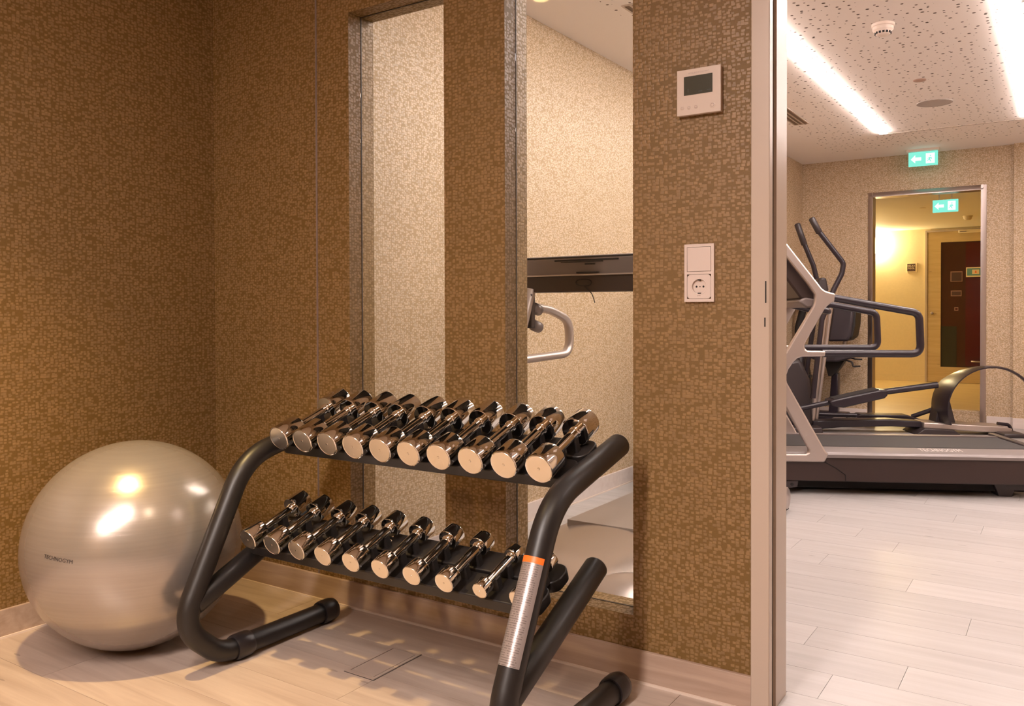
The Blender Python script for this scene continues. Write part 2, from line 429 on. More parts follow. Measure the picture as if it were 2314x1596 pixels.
# corridor behind the doorway
CY, CCZ = 11.26, 2.19
struct('wall_corridor', boxes([(-.6, 1.09, CY, CY+.12, 0, CCZ), (2.02, 4.0, CY, CY+.12, 0, CCZ), (1.09, 2.02, CY, CY+.12, 2.15, CCZ)]), 'paper_corr', 'yellow plaster wall at the end of the corridor', 'wall')
struct('wall_corridor_left', B(-.72, -.6, GY+.12, CY+.12, 0, CCZ), 'paper_corr', 'yellow plaster side wall of the corridor', 'wall')
struct('wall_corridor_right', B(4.0, 4.12, GY+.12, CY+.12, 0, CCZ), 'paper_corr', 'yellow plaster right wall of the corridor', 'wall')
struct('ceiling.002', B(-.72, 4.12, GY+.12, CY+.12, CCZ, CCZ+.28), 'corr_ceil', 'warm lit ceiling of the corridor', 'ceiling')
struct('floor.002', B(-.72, 4.12, GY, CY+.12, -.12, 0), 'corr_floor', 'yellowish wooden floor of the corridor', 'floor')

# floors with single planks
PW, PL, GAP = .175, 1.38, .0012
def plank_floor(name, x0, x1, y0, y1, mat, label, seams):
    fl = struct(name, B(x0, x1, y0, y1, -.12, -.008), 'floor_gap', label, 'floor')
    cache = {}
    k0 = math.floor((y0-.333)/PW)-1
    for k in range(k0, k0+60):
        ya, yb = max(.333+k*PW, y0), min(.333+(k+1)*PW, y1)
        if yb-ya < .01: continue
        ph = seams.get(k, random.random()*PL)
        xs = [x0] + sorted(v for v in [ph % PL + j*PL - PL for j in range(-2, 6)] if x0+.05 < v < x1-.05) + [x1]
        for a, b in zip(xs[:-1], xs[1:]):
            key = (round(b-a, 3), round(yb-ya, 3))
            if key not in cache:
                h, w = (b-a)/2-GAP/2, (yb-ya)/2-GAP/2
                p = obj('plank', B(-h, h, -w, w, -.008, 0), mat, fl, 0, world=False); cache[key] = p.data
            else:
                p = bpy.data.objects.new('plank', cache[key]); COL.objects.link(p); p.parent = fl
            p.location = ((a+b)/2, (ya+yb)/2, 0)
    return fl
plank_floor('floor', -.12, 5.12, -4.92, .06, 'plank', 'light oak plank floor under the dumbbell rack', {-3: 1.95, -4: .62, -5: 1.2, -6: .25, -2: .9})
plank_floor('floor.001', GX-.12, GR+.12, .06, GY, 'plank_gym', 'pale plank floor of the gym beyond the doorway', {0: 2.43-PL, 3: 2.545-PL})

# baseboards
BH, BT = .089, .012
def baseboard(name, x0, x1, y0, y1, mat, label, bead):
    o = struct(name, B(x0, x1, y0, y1, 0, BH), mat, label, 'baseboard', bevel=.0015)
    if bead: obj('bead', B(*bead, 0, .006), 'bead', o, 0)
    return o
baseboard('baseboard_front', 0, D1[0], -BT, 0, 'base_wood', 'wood-look baseboard along the brown partition', (0, D1[0], -BT-.006, -BT))
baseboard('baseboard_left', 0, BT, -4.8, -BT, 'base_wood', 'wood-look baseboard behind the exercise ball', (BT, BT+.006, -4.8, -BT))
baseboard('baseboard_far_left', GX, GX+BT, T, GY, 'base_gym', 'pale baseboard seen through the glazed opening', (GX+BT, GX+BT+.006, T, GY))
baseboard('baseboard_far', GX+BT, 1.205, GY-BT, GY, 'base_gym', 'pale baseboard left of the steel-framed doorway', None)
baseboard('baseboard_far_right', 2.198, 2.40, GY-BT, GY, 'base_gym', 'pale baseboard right of the steel-framed doorway', None)
baseboard('baseboard_pier', 2.40, GR, GY-.05-BT, GY-.05, 'base_gym', 'pale baseboard on the projecting wall pier', None)
baseboard('baseboard_partition_rear', GX+BT, D1[0], T, T+BT, 'base_gym', 'pale baseboard on the gym side of the partition', None)
baseboard('baseboard_corridor', -.6, 1.08, CY-BT, CY, 'paper_corr', 'yellow baseboard at the end of the corridor', None)
struct('trim_1', B(.5685, .5745, -.003, .0005, BH, CZ), 'trimmetal', 'thin vertical metal trim strip on the partition near the corner', 'trim')

# glazed openings
for i, (a, b) in enumerate((W1, W2)):
    w = bpy.data.objects.new('window_%d' % (i+1), None); COL.objects.link(w); w.location = ((a+b)/2, .062, WS)
    tag(w, ('narrow glazed opening behind the middle of the dumbbell rack' if i == 0 else 'tall glazed opening with treadmill console behind it'), 'window', kind='structure')
    obj('pane', B(a+.001, b-.001, .0590, .0650, WS+.001, WT-.001), 'glass', w, 0)
    g_ = .0016
    obj('gasket', boxes([(a, a+g_, .0600, .0645, WS, WT), (b-g_, b, .0600, .0645, WS, WT), (a+g_, b-g_, .0600, .0645, WS, WS+g_), (a+g_, b-g_, .0600, .0645, WT-g_, WT)]), 'rubber', w, 0)

# door frame of the partition (pocket sliding door)
d = bpy.data.objects.new('door_1', None); COL.objects.link(d); d.location = (2.7, .05, 0)
tag(d, 'cream door frame of a pocket sliding door beside the wallpapered wall', 'door frame', kind='structure')
RX = 2.186; RX2 = D1[1]-.043; HT = D1T-.045
obj('casing', B(D1[0]-.004, RX, -.018, .010, 0, D1T+.004), 'cream', d, 30, .002)
obj('casing', B(RX2, D1[1]+.004, -.018, .010, 0, D1T+.004), 'cream', d, 30, .002)
obj('head_casing', B(RX, RX2, -.018, .010, HT, D1T+.004), 'cream', d, 30, .002)
obj('slot', boxes([(D1[0], RX-.012, .010, .042, 0, HT), (RX2+.012, D1[1], .010, .042, 0, HT), (D1[0], D1[1], .010, .042, HT+.012, D1T)]), 'slot', d, 0)
obj('seal', boxes([(RX-.013, RX-.008, .030, .042, 0, HT)]), 'rubber', d, 0)
obj('jamb', B(D1[0], RX, .042, T+.012, 0, D1T), 'cream', d, 30, .0015)
obj('jamb', B(RX2, D1[1], .042, T+.012, 0, D1T), 'cream', d, 30, .0015)
obj('head_jamb', B(RX, RX2, .042, T+.012, HT, D1T), 'cream', d, 30, .0015)
obj('strike_plate', boxes([(RX-.0105, RX-.0075, -.0190, -.0175, 1.045, 1.100)]), 'hole', d, 0)
obj('strike_plate', boxes([(RX-.0125, RX-.0095, -.0190, -.0175, .985, 1.008)]), 'hole', d, 0)

# steel frame of the far doorway with a glass leaf
d = bpy.data.objects.new('door_2', None); COL.objects.link(d); d.location = (1.7, GY, 0)
tag(d, 'brushed steel door frame around the opening at the gym end wall', 'door frame', kind='structure')
fx0, fx1, fz = 1.211, 2.192, 2.136
obj('steel_jamb', prism([(fx0, GY-.006), (fx0+.034, GY-.022), (fx0+.044, GY-.022), (fx0+.044, GY+.12), (fx0+.024, GY+.12), (fx0+.024, GY)], XY, 0, fz), 'steel', d, 30)
obj('steel_jamb', prism([(fx1, GY-.006), (fx1-.034, GY-.022), (fx1-.044, GY-.022), (fx1-.044, GY+.12), (fx1-.024, GY+.12), (fx1-.024, GY)], XY, 0, fz), 'steel', d, 30)
obj('steel_head', prism([(GY-.006, fz), (GY-.022, fz-.034), (GY-.022, fz-.044), (GY+.12, fz-.044), (GY+.12, fz-.024), (GY, fz-.024)], YZ, fx0+.024, fx1-.024), 'steel', d, 30)
# wooden door at the end of the corridor
d = bpy.data.objects.new('door_3', None); COL.objects.link(d); d.location = (1.55, CY, 0)
tag(d, 'light wooden door with dark glass panel at the corridor end', 'door', kind='structure')
obj('frame', boxes([(1.075, 1.10, CY-.03, CY+.06, 0, 2.165), (2.01, 2.035, CY-.03, CY+.06, 0, 2.165), (1.10, 2.01, CY-.03, CY+.06, 2.14, 2.165)]), 'cream', d, 0)
GXa, GXb, GZa, GZb = 1.274, 1.80, .222, 1.99
leaf = obj('leaf', boxes([(1.10, GXa, CY-.01, CY+.035, .005, 2.14), (GXb, 2.01, CY-.01, CY+.035, .005, 2.14), (GXa, GXb, CY-.01, CY+.035, .005, GZa), (GXa, GXb, CY-.01, CY+.035, GZb, 2.14)]), 'doorwood', d, 0)
obj('dark_glass', B(GXa, GXb, CY+.012, CY+.02, GZa, GZb), 'darkglass', d, 0)
obj('lower_panel', B(GXa+.004, 1.475, CY+.006, CY+.012, GZa+.004, .80), 'greenpane', d, 0)
obj('red_panel', B(1.585, GXb-.002, CY+.006, CY+.012, GZa+.02, 1.98), 'redpane', d, 0)
obj('door_knob', lathe([(0, -.055), (.016, -.05), (.022, -.035), (.016, -.02), (.009, -.015), (.009, 0)], 16, zframe((1.167, CY-.01, .985), (0, 1, 0))), 'steel', d, 50)
obj('pull_handle', rod((1.66, CY-.04, .31), (1.79, CY-.04, .31), .012, 12), 'steel', d, 50)

# ================================================================== THINGS ON THE PARTITION
# wall controller
t = thing('wall_thermostat', 'white wall controller with dark display above the light switch', 'thermostat', (2.0008, 0, 1.5407))
tx, tz, S = 1.9408, 1.5407, .12
obj('housing', B(tx+.001, tx+S-.001, -.016, 0, tz+.001, tz+S-.001), 'white', t, 30, .002)
front = obj('front_cover', B(tx, tx+S, -.019, -.015, tz, tz+S), 'white', t, 30, .0012)
obj('screen', B(tx+.020, tx+.098, -.0198, -.018, tz+.052, tz+.101), 'lcd', t, 0)
for a in ((.030, .033, .060, .069), (.060, .070, .057, .060), (.083, .094, .058, .0605)):
    obj('screen_mark', B(tx+a[0], tx+a[1], -.0202, -.0197, tz+a[2], tz+a[3]), 'lcdink', t, 0)
for bx_, bz_, r_ in ((.015, .0205, .0052), (.034, .0195, .0052), (.053, .0195, .0052), (.098, .018, .0080)):
    bt = obj('button', lathe([(0, .0010), (r_*.85, .0010), (r_, .0004), (r_, -.001)], 20, zframe((tx+bx_, -.019, tz+bz_), (0, -1, 0))), 'white', t, 40)
    obj('icon', lathe([(r_*.62, .0012), (r_*.42, .0012)], 14, zframe((tx+bx_, -.019, tz+bz_), (0, -1, 0))), 'greyink', bt, 0)
text_mesh('MITSUBISHI ELECTRIC', .0058, 'greyink', lambda u, v: (tx+.060+u, -.0193, tz+.1085+v), 'lettering', t)
# switch + socket
t = thing('switch_and_socket', 'white light switch above a round power socket in one frame', 'wall socket', (1.9986, 0, 1.0495))
sx, sz, SW, SH = 1.9581, 1.0495, .081, .152
bm = nb(); cx = sx+SW/2
fr = .0075; my = (sz+SH/2)
for a in ((sx, sx+fr, sz, sz+SH), (sx+SW-fr, sx+SW, sz, sz+SH), (sx+fr, sx+SW-fr, sz, sz+fr), (sx+fr, sx+SW-fr, sz+SH-fr, sz+SH), (sx+fr, sx+SW-fr, my-.0035, my+.0035)):
    box(bm, a[0], a[1], -.010, 0, a[2], a[3])
obj('frame', bm, 'whitebright', t, 0)
obj('rocker', prism([(-.0098, my+.0045), (-.0110, sz+SH-fr-.001), (-.002, sz+SH-fr-.001), (-.002, my+.0045)], YZ, sx+fr+.0008, sx+SW-fr-.0008), 'whitebright', t, 30, .0006)
zc_ = (sz+fr+my-.0035)/2
pl = obj('socket_plate', plate_hole(SW-2*fr-.0016, my-.0035-sz-fr-.0016, .0195, .0075, lambda u, v, dd: (cx+u, -.0095+dd, zc_+v)), 'whitebright', t, 30)
obj('well_rim', lathe([(.0195, 0), (.0212, .0008), (.0225, 0)], 36, zframe((cx, -.0095, zc_), (0, -1, 0))), 'whitebright', pl, 60)
for dx_ in (-.0095, 0, .0095):
    obj('pin_hole', lathe([(0, .0004), (.0027 if dx_ else .0016, .0004), (.0027 if dx_ else .0016, 0)], 12, zframe((cx+dx_, -.002, zc_), (0, -1, 0))), 'hole', pl, 0)
for q_ in (.0162, -.0188): obj('earth_clip', B(cx-.0035, cx+.0035, -.0098, -.004, zc_+q_, zc_+q_+.0026), 'hole', pl, 0)
obj('emblem', boxes([(cx-.004+.003*k, cx-.0022+.003*k, -.0097, -.0094, zc_-.0255+(.001 if k % 2 else 0), zc_-.0225) for k in range(3)]), 'greyink', pl, 0)

# floor outlet box
t = thing('floor_outlet_box', 'slim rectangular metal floor outlet cover beneath the dumbbell rack', 'floor box', (1.147, -.298, 0))
fb = (1.092, 1.202, -.401, -.194)
obj('frame', boxes([(fb[0], fb[1], fb[2], fb[2]+.012, 0, .003), (fb[0], fb[1], fb[3]-.012, fb[3], 0, .003), (fb[0], fb[0]+.010, fb[2]+.012, fb[3]-.012, 0, .003), (fb[1]-.010, fb[1], fb[2]+.012, fb[3]-.012, 0, .003)]), 'boxmetal', t, 0)
obj('joint', B(fb[0]+.010, fb[1]-.010, fb[2]+.012, fb[3]-.012, 0, .0006), 'hole', t, 0)
obj('lid', B(fb[0]+.0125, fb[1]-.0125, fb[2]+.0145, fb[3]-.0145, 0, .0026), 'boxmetal', t, 0)
obj('outer_joint', boxes([(fb[0]-.002, fb[1]+.002, fb[2]-.002, fb[2], 0, .0006), (fb[0]-.002, fb[1]+.002, fb[3], fb[3]+.002, 0, .0006), (fb[0]-.002, fb[0], fb[2], fb[3], 0, .0006), (fb[1], fb[1]+.002, fb[2], fb[3], 0, .0006)]), 'hole', t, 0)

# ================================================================== EXERCISE BALL
BR, BC = .314, Vector((.403, -.605, .3135))
ball = thing('exercise_ball', 'large pearl silver exercise ball on the floor in the corner', 'exercise ball', (BC.x, BC.y, 0))
bm = nb(); bmesh.ops.create_uvsphere(bm, u_segments=96, v_segments=64, radius=BR)
for v in bm.verts:
    v.co += BC
    if v.co.z < .004: v.co.z = .0005+max(0, v.co.z)*.2
obj('ball_body', bm, 'ball', ball, 60)
# lettering printed on the side, wrapped on the sphere
nrm = Vector((0.3200, -0.9400, 0.1150)).normalized(); e1 = Vector((0, 0, 1)).cross(nrm).normalized(); e2 = nrm.cross(e1)
e1r = (e1*math.cos(-.10)+e2*math.sin(-.10)); e2r = nrm.cross(e1r)
def on_ball(u, v): return tuple(BC + (nrm*BR + e1r*u + e2r*v).normalized()*(BR+.0006))
text_mesh('TECHNOGYM', .0155, 'ink', on_ball, 'printed_lettering', ball, spacing=1.0)

# ================================================================== DUMBBELL RACK
TILT = math.radians(20)
tv = Vector((0, math.cos(TILT), math.sin(TILT))); nv = Vector((0, -math.sin(TILT), math.cos(TILT)))
rack = thing('dumbbell_rack', 'black two-tier dumbbell rack of bent round tube by the wall', 'dumbbell rack', (1.295, -.38, 0))
TR = .0305
XL, XR = .765, 1.825
for x in (XL, XR):
    fpts = fillet([(x, -.150, .037), (x, -.575, .037), (x, -.702, .150), (x, -.480, .590), (x, -.132, .673)], [.13, .12, .20], 10)
    fr_ = obj('side_frame', sweep(fpts, TR, 28, ref=(1, 0, 0), dome=.012), 'black', rack, 60)
    obj('foot_cap', lathe([(0, -.036), (.020, -.033), (.034, -.020), (.0375, -.004), (.0375, .030), (.0355, .038), (TR, .038)], 28, zframe((x, -.145, .0376), (0, -1, 0))), 'capplastic', fr_, 50)
    obj('foot_collar', lathe([(TR, -.030), (.0345, -.030), (.0375, -.022), (.0375, .022), (.0345, .030), (TR, .030)], 28, zframe((x, -.500, .0376), (0, 1, 0))), 'capplastic', fr_, 50)
    obj('lower_arm', sweep([(x, -.655, .206), (x, -.54, .257), (x, -.262, .383)], TR, 28, ref=(1, 0, 0), dome=.012), 'black', rack, 60)
    if x == XR:
        # instruction sticker wrapped on the upright
        axis0 = Vector((x, -.5456, .460)); axis1 = Vector((x, -.6440, .265))
        obj('sticker', sweep([axis0 + (axis1-axis0)*k/20 for k in range(21)], TR+.0012, 18, ref=(1, 0, 0), a0=math.radians(165), a1=math.radians(30), uv=True), 'sticker', fr_, 60)
        dq = (axis0-axis1).normalized()
        obj('orange_band', sweep([axis0, axis0+dq*.014], TR+.0013, 18, ref=(1, 0, 0), a0=math.radians(-30), a1=math.radians(-165)), 'orange', fr_, 60)
F_TOP = Vector((0, -.42, .648)); F_LOW = Vector((0, -.538, .371))
def tier(F, ranges, dtop, thick, zofs):
    for (s0, s1) in ranges:
        x0, x1 = XL+TR-.004, XR-TR+.004
        pts = []
        # rounded-end plate: outline in (x, s), extruded along the tier normal
        rr = .028
        for cx_, cs_, a_ in ((x1-rr, s1-rr, 0), (x0+rr, s1-rr, 90), (x0+rr, s0+rr, 180), (x1-rr, s0+rr, 270)):
            for k in range(6):
                a = math.radians(a_+18*k); pts.append((cx_+rr*math.cos(a), cs_+rr*math.sin(a)))
        def fn(a, b, dd): return tuple(Vector((a, F.y, F.z)) + tv*b - nv*dd)
        ch = obj('tray_channel', prism(pts, fn, dtop, dtop+thick), 'black', rack, 40, .003)
        for xx in (x0+.045, (x0+x1)/2-.05, x1-.045):
            obj('bolt', lathe([(0, .0035), (.005, .003), (.007, .001), (.007, -.001)], 14, zframe(Vector((xx, F.y, F.z)) + tv*((s0+s1)/2) - nv*dtop, nv)), 'chrome', ch, 50)
    return
tier(F_TOP, ((.032, .128), (.142, .232)), .0405, .030, 0)
tier(F_LOW, ((.020, .106), (.116, .196)), .0360, .030, 0)

# ---- dumbbells
def make_dumbbell(L, D, hl, hr, group):
    """origin at the centre of the front disc, local +y along the bar"""
    e = bpy.data.objects.new('dumbbell', None); COL.objects.link(e); e.empty_display_size = .05
    R = D/2; fy = lambda y: zframe((0, y, 0), (0, 1, 0))
    hd = [(0, .0008), (R*.90, .0008), (R*.955, 0), (R*.99, .0008), (R, .0022), (R, hl-.0022), (R*.99, hl-.0008), (R*.965, hl), (hr*1.22, hl+.0006), (hr*1.18, hl+.006), (hr, hl+.0075)]
    for s in (0, 1):
        m = fy(0) if s == 0 else zframe((0, L, 0), (0, -1, 0))
        h_ = obj('head', lathe(hd, 40, m), 'chrome', e, 30, world=False)
        dk = obj('end_disc', lathe([(0, .0002), (R*.89, .0002), (R*.905, .0009)], 40, m @ Matrix.Translation((0, 0, 0))), 'satin', h_, 30, world=False)
        obj('centre_mark', lathe([(0, -.0006), (R*.07, -.0006), (R*.10, .0004)], 12, m), 'chrome', dk, 30, world=False)
    obj('handle', lathe([(0, hl), (hr, hl), (hr, L-hl), (0, L-hl)], 28, fy(0)), 'chrome', e, 40, world=False)
    return e
TOPX = [.843, .943, 1.044, 1.145, 1.246, 1.347, 1.449, 1.551, 1.653, 1.755]
LOWX = [.845, .946, 1.046, 1.147, 1.250, 1.352, 1.456, 1.558, 1.664, 1.766]
TOP_L = [.286, .284, .281, .279, .276, .272, .269, .265, .262, .258]
LOW_L = [.230, .227, .222, .218, .213, .206, .200, .193, .170, .164]
TOP_D = [.0745, .0745, .075, .0755, .076, .076, .0765, .0765, .0765, .0765]
LOW_D = [.0630, .0620, .0605, .0590, .0580, .0565, .0545, .0530, .0410, .0405]
ORD = ['first', 'second', 'third', 'fourth', 'fifth', 'sixth', 'seventh', 'eighth', 'ninth', 'tenth']
def saddle(x, F, s, dtop, hr, parent, w=.032, dep=.016):
    """U-notched cradle from the channel up to the bar"""
    pts = [(-w/2, -dtop), (w/2, -dtop), (w/2, -hr*.15)]
    for k in range(9):
        a = math.radians(-12 - 156*k/8); pts.append(((hr+.0003)*math.cos(a), (hr+.0003)*math.sin(a)))
    pts.append((-w/2, -hr*.15))
    def fn(a, b, dd): return tuple(Vector((x+a, F.y, F.z)) + tv*(s+dd) + nv*b)
    obj('saddle', prism(pts, fn, -dep/2, dep/2), 'blackplastic', parent, 0)
rng = random.Random(3)
for row, (XS, LS, DS, F, dtop, nm, ss) in enumerate(((TOPX, TOP_L, TOP_D, F_TOP, .0405, 'upper', (.096, .168)), (LOWX, LOW_L, LOW_D, F_LOW, .036, 'lower', (.078, .132)))):
    for i, x in enumerate(XS):
        L, D = LS[i], DS[i]
        hr = .0135 if row == 0 else (.0125 if i < 8 else .0105)
        hl = (L-.128)/2 if row == 0 else ((L-.116)/2 if i < 8 else .030)
        db = make_dumbbell(L, D, hl, hr, None)
        tl = TILT + rng.uniform(-.006, .006); yw = rng.uniform(-.016, .016)
        # the bar of the lighter ones slides so that its front disc keeps the row
        db.matrix_basis = Matrix.Translation((x, F.y, F.z)) @ Matrix.Rotation(yw, 4, 'Z') @ Matrix.Rotation(tl, 4, 'X')
        small = ', with small heads' if (row == 1 and i >= 8) else ''
        tag(db, 'chrome dumbbell on the %s tier, %s counted from the ball end%s' % (nm, ORD[i], small), 'dumbbell', 'chrome dumbbells on the %s tier' % nm)
        for s_ in (ss if not (row == 1 and i >= 8) else (.060, .112)): saddle(x, F, s_, dtop+.002, hr, rack)

# ================================================================== GYM MACHINES
# ---- treadmill seen through the doorway
T1 = Vector((1.556, 2.664, 0)); A1 = math.radians(26.5)
t = thing('treadmill', 'dark treadmill with silver Y-shaped frame and loop handles seen through the doorway', 'treadmill', T1, A1)
def L(name, bm, mat, parent=None, smooth=40, bevel=0.0): return obj(name, bm, mat, parent or t, smooth, bevel, world=False)
WID = .78
SA, SB = -.80, 1.36
for y0 in (0, WID-.12):
    prof = [(-.006, .210), (-.006, .226), (.002, .234), (.016, .239), (.148, .250), (.148, .205)]
    if y0: prof = [(WID-a, b) for a, b in prof]
    rail = L('side_rail', prism(prof, YZ, -.12, SB), 'grey', None, 30)
    yy = .148 if not y0 else WID-.148
    L('seam', boxes([(-.1, SB-.04, yy-.003, yy+.012, .226, .2512 if not y0 else .240)]), 'hole', rail, 0)  # dark strip paints the shadow in the gap between rail and belt
L('deck_side', prism([(SA, .085), (SA+.05, .20), (-.10, .215), (SB, .215), (SB+.02, .19), (SB+.02, .10), (SB-.03, .076), (SA+.03, .076)], XZ, 0.004, WID-.004), 'brownblack', None, 30, .006)
L('side_seam', sweep([(.137, .0025, .186), (.199, .0025, .152), (.250, .0025, .115), (.252, .0025, .080)], .0022, 6), 'hole', None, 0)
L('running_belt', B(-.15, SB-.03, .150, WID-.150, .20, .2435), 'belt', None, 0)
L('end_roller_cover', prism([(SB-.05, .19), (SB-.05, .256), (SB-.01, .253), (SB+.025, .235), (SB+.025, .17)], XZ, .0, WID), 'darkgrey', None, 40, .01)
L('under_frame', B(SA+.1, SB-.1, .10, WID-.10, .022, .076), 'hole', None, 0)
for xx, yy in ((-.075, .06), (-.075, WID-.06), (SB-.15, .12), (SB-.15, WID-.12)):
    L('foot', prism([(xx-.16, .076), (xx+.075, .076), (xx+.07, .040), (xx+.03, .034), (xx-.05, .032), (xx-.06, 0), (xx-.13, 0), (xx-.14, .03)], XZ, yy-.05, yy+.05), 'darkgrey', None, 30, .004)
L('screw', rod((-.035, .0095, .056), (-.035, .004, .056), .009, 14), 'hole', None, 40)
L('hood', prism([(SA, .17), (SA+.03, .24), (SA+.16, .30), (-.26, .315), (-.16, .29), (-.12, .20), (SA, .13)], XZ, .03, WID-.03), 'darkgrey', None, 30, .02)
frm = [(-.215, 1.595), (.12, 1.149), (.135, 1.137), (.152, 1.130), (.192, 1.119), (.187, 1.076), (.167, 1.065), (.150, 1.052), (.136, 1.036), (.037, .858), (.029, .840), (.028, .824), (.033, .811), (.044, .804), (.141, .802), (.139, .772),
       (.016, .769), (-.010, .760), (-.031, .740), (-.058, .700), (-.072, .659), (-.066, .624), (.143, .243), (.158, .231), (.137, .185), (-.34, .183), (-.34, .222), (.036, .229), (.050, .238), (.052, .254), (.029, .294), (-.083, .505), (-.135, .60), (-.150, .655), (-.135, .70), (-.083, .777), (.075, 1.052), (.083, 1.085), (.082, 1.117), (.047, 1.171), (-.285, 1.600)]
for y0, y1 in ((-.012, .034), (WID-.034, WID+.012)):
    fr_ = L('silver_frame', prism(frm, XZ, y0, y1), 'silver', None, 30, .010)
    ym = (y0+y1)/2
    hp = fillet([(.175, ym, 1.098), (.638, ym, 1.010), (.648, ym, .787), (.128, ym, .787)], [.05, .05], 7)
    hn = L('handle_loop', sweep(hp, .0205, 16, ref=(0, 1, 0)), 'handle', None, 60)
L('console', prism([(.10, 1.08), (.13, 1.11), (-.20, 1.545), (-.26, 1.55), (-.27, 1.50), (.02, 1.09)], XZ, .05, WID-.05), 'brownblack', None, 30, .012)
L('cross_bar', prism([(.05, 1.04), (.12, 1.05), (.125, 1.085), (.04, 1.10), (.0, 1.08)], XZ, .034, WID-.034), 'consolegrey', None, 30, .01)
L('centre_grip', sweep(fillet([(.06, .22, 1.06), (.22, .22, 1.02), (.22, WID-.22, 1.02), (.06, WID-.22, 1.06)], .05, 6), .017, 12), 'handle', None, 60)
text_mesh('TECHNOGYM', .034, 'lettering', lambda u, v: (.78+u*1.05, .086+v*2.6, .2390+(.086+v*2.6-.016)*.0834+.0015), 'rail_lettering', t, world=False)

# ---- treadmill behind the tall glazed opening, facing the partition
t = thing('treadmill', 'silver hooded treadmill with grey console and silver loop handles behind the glazed opening', 'treadmill', (1.245, .98, 0), PI/2)
WID = .76; hw = WID/2      # local +x = world +y (towards its rear), local +y = world -x
SA, SB = -.79, 1.22
L('deck', prism([(SA+.06, .012), (SA+.05, .030), (SB, .035), (SB+.02, .03), (SB, .012)], XZ, -hw+.01, hw-.01), 'brownblack', None, 30, .004)
bm = nb(); NX, NY = 30, 18; grid = []
for a in range(NX+1):
    sx_ = SA + (SB-SA)*a/NX; row_ = []
    for b in range(NY+1):
        la = -1 + 2*b/NY
        fr_ = min(1.0, .25+.75*math.sin(min(1.0, (sx_-SA)/.35)*PI/2)) * min(1.0, .45+(SB-sx_)/.25)
        row_.append(bm.verts.new((sx_, la*hw, .034 + .110*(1-abs(la)**2.4)*fr_)))
    grid.append(row_)
for a in range(NX):
    for b in range(NY): bm.faces.new((grid[a][b], grid[a+1][b], grid[a+1][b+1], grid[a][b+1]))
bmesh.ops.recalc_face_normals(bm, faces=bm.faces[:])
hd_ = L('motor_hood', bm, 'silverhood', None, 60)
L('base_shadow_line', boxes([(SA+.02, SB, -hw-.003, hw+.003, .020, .0345)]), 'hole', hd_, 0)  # dark strip drawn as the shadow line where the hood meets the floor
L('running_belt', B(-.02, SB-.06, -.20, .20, .11, .1475), 'beltgrey', None, 0, .002)
for s in (-1, 1):
    rc = L('rear_cap', lathe([(0, 0), (.050, 0), (.058, .006), (.058, .060), (.050, .068), (0, .068)], 24, zframe((SB-.02, s*(hw+.004), .076), (0, -s, 0))), 'silver', None, 40)
    ym = s*(hw-.03)
    up = L('upright', sweep(fillet([(-.16, ym, .05), (-.27, ym, .70), (-.090, ym, 1.115)], .25, 8), .038, 16, ref=(0, 1, 0), ry=.026), 'silver', None, 60)
    hp = fillet([(-.15, ym, 1.060), (.10, ym, 1.030), (.262, ym, .985), (.270, ym, .832), (-.23, ym, .820)], [.3, .085, .085], 8)
    L('loop_handle', sweep(hp, .021, 14, ref=(0, 1, 0), ry=.018), 'silver', None, 60)
    for zz in (1.058, .985):
        L('bracket', rod((-.085, s*(hw-.052), zz-.016), (-.03, s*(hw-.052), zz-.03), .024, 16, .3), 'consolegrey', None, 50)
    L('bracket_plate', B(-.115, -.085, s*(hw-.01) if s < 0 else hw-.06, -hw+.06 if s < 0 else hw-.01, .955, 1.10) if s < 0 else B(-.115, -.085, hw-.065, hw-.01, .955, 1.10), 'darkgrey', None, 30, .004)
for s in (-1, 1):
    L('foot', lathe([(0, 0), (.03, 0), (.03, .006), (.018, .014), (0, .014)], 16, zframe((SB-.12, s*(hw-.08), 0), (0, 0, 1))), 'blackplastic', None, 40)
    L('front_foot', lathe([(0, 0), (.03, 0), (.03, .006), (.018, .014), (0, .014)], 16, zframe((SA+.16, s*(hw-.10), 0), (0, 0, 1))), 'blackplastic', None, 40)
L('side_pod', lathe([(0, .065), (.07, .062), (.10, .045), (.115, .015), (.118, -.03)], 28, zframe((SA+.12, -hw+.005, .090), (-.35, 0, 1))), 'silver', hd_, 50)
L('badge', B(SA+.30, SA+.315, .02, .055, .136, .1425), 'lettering', hd_, 0)
# console seen from behind
cs = L('console', prism([(-.105, 1.172), (-.112, 1.195), (-.118, 1.240), (-.105, 1.252), (.06, 1.262), (.10, 1.20), (.08, 1.165)], XZ, -hw-.02, hw+.02), 'consolegrey', None, 25, .004)
L('console_lower', prism([(-.098, 1.105), (-.100, 1.172), (.06, 1.165), (.02, 1.105)], XZ, -hw-.02, hw+.02), 'brownblack', None, 25, .003)
L('console_lip', boxes([(-.116, -.10, -hw-.02, hw+.02, 1.170, 1.176)]), 'silver', cs, 0)
L('console_top_edge', boxes([(-.119, -.10, -hw-.021, hw+.021, 1.243, 1.2475)]), 'hole', cs, 0)
L('vent_slot', boxes([(-.1205, -.11, -.09, .20, 1.229, 1.2355), (-.1205, -.11, -.02, .17, 1.2235, 1.2265)]), 'hole', cs, 0)
L('label_plate', boxes([(-.1195, -.11, .015, .060, 1.2125, 1.218), (-.117, -.104, .0, .10, 1.1795, 1.1845)]), 'hole', cs, 0)
ring = [(-.1015, .075+.036*math.cos(a)*abs(math.cos(a))**-.35 if abs(math.cos(a)) > 1e-6 else .075, 1.142+.013*math.sin(a)) for a in [2*PI*k/28+.01 for k in range(28)]]
L('cable_loop', sweep(ring, .0022, 6, closed=True), 'hole', cs, 60)
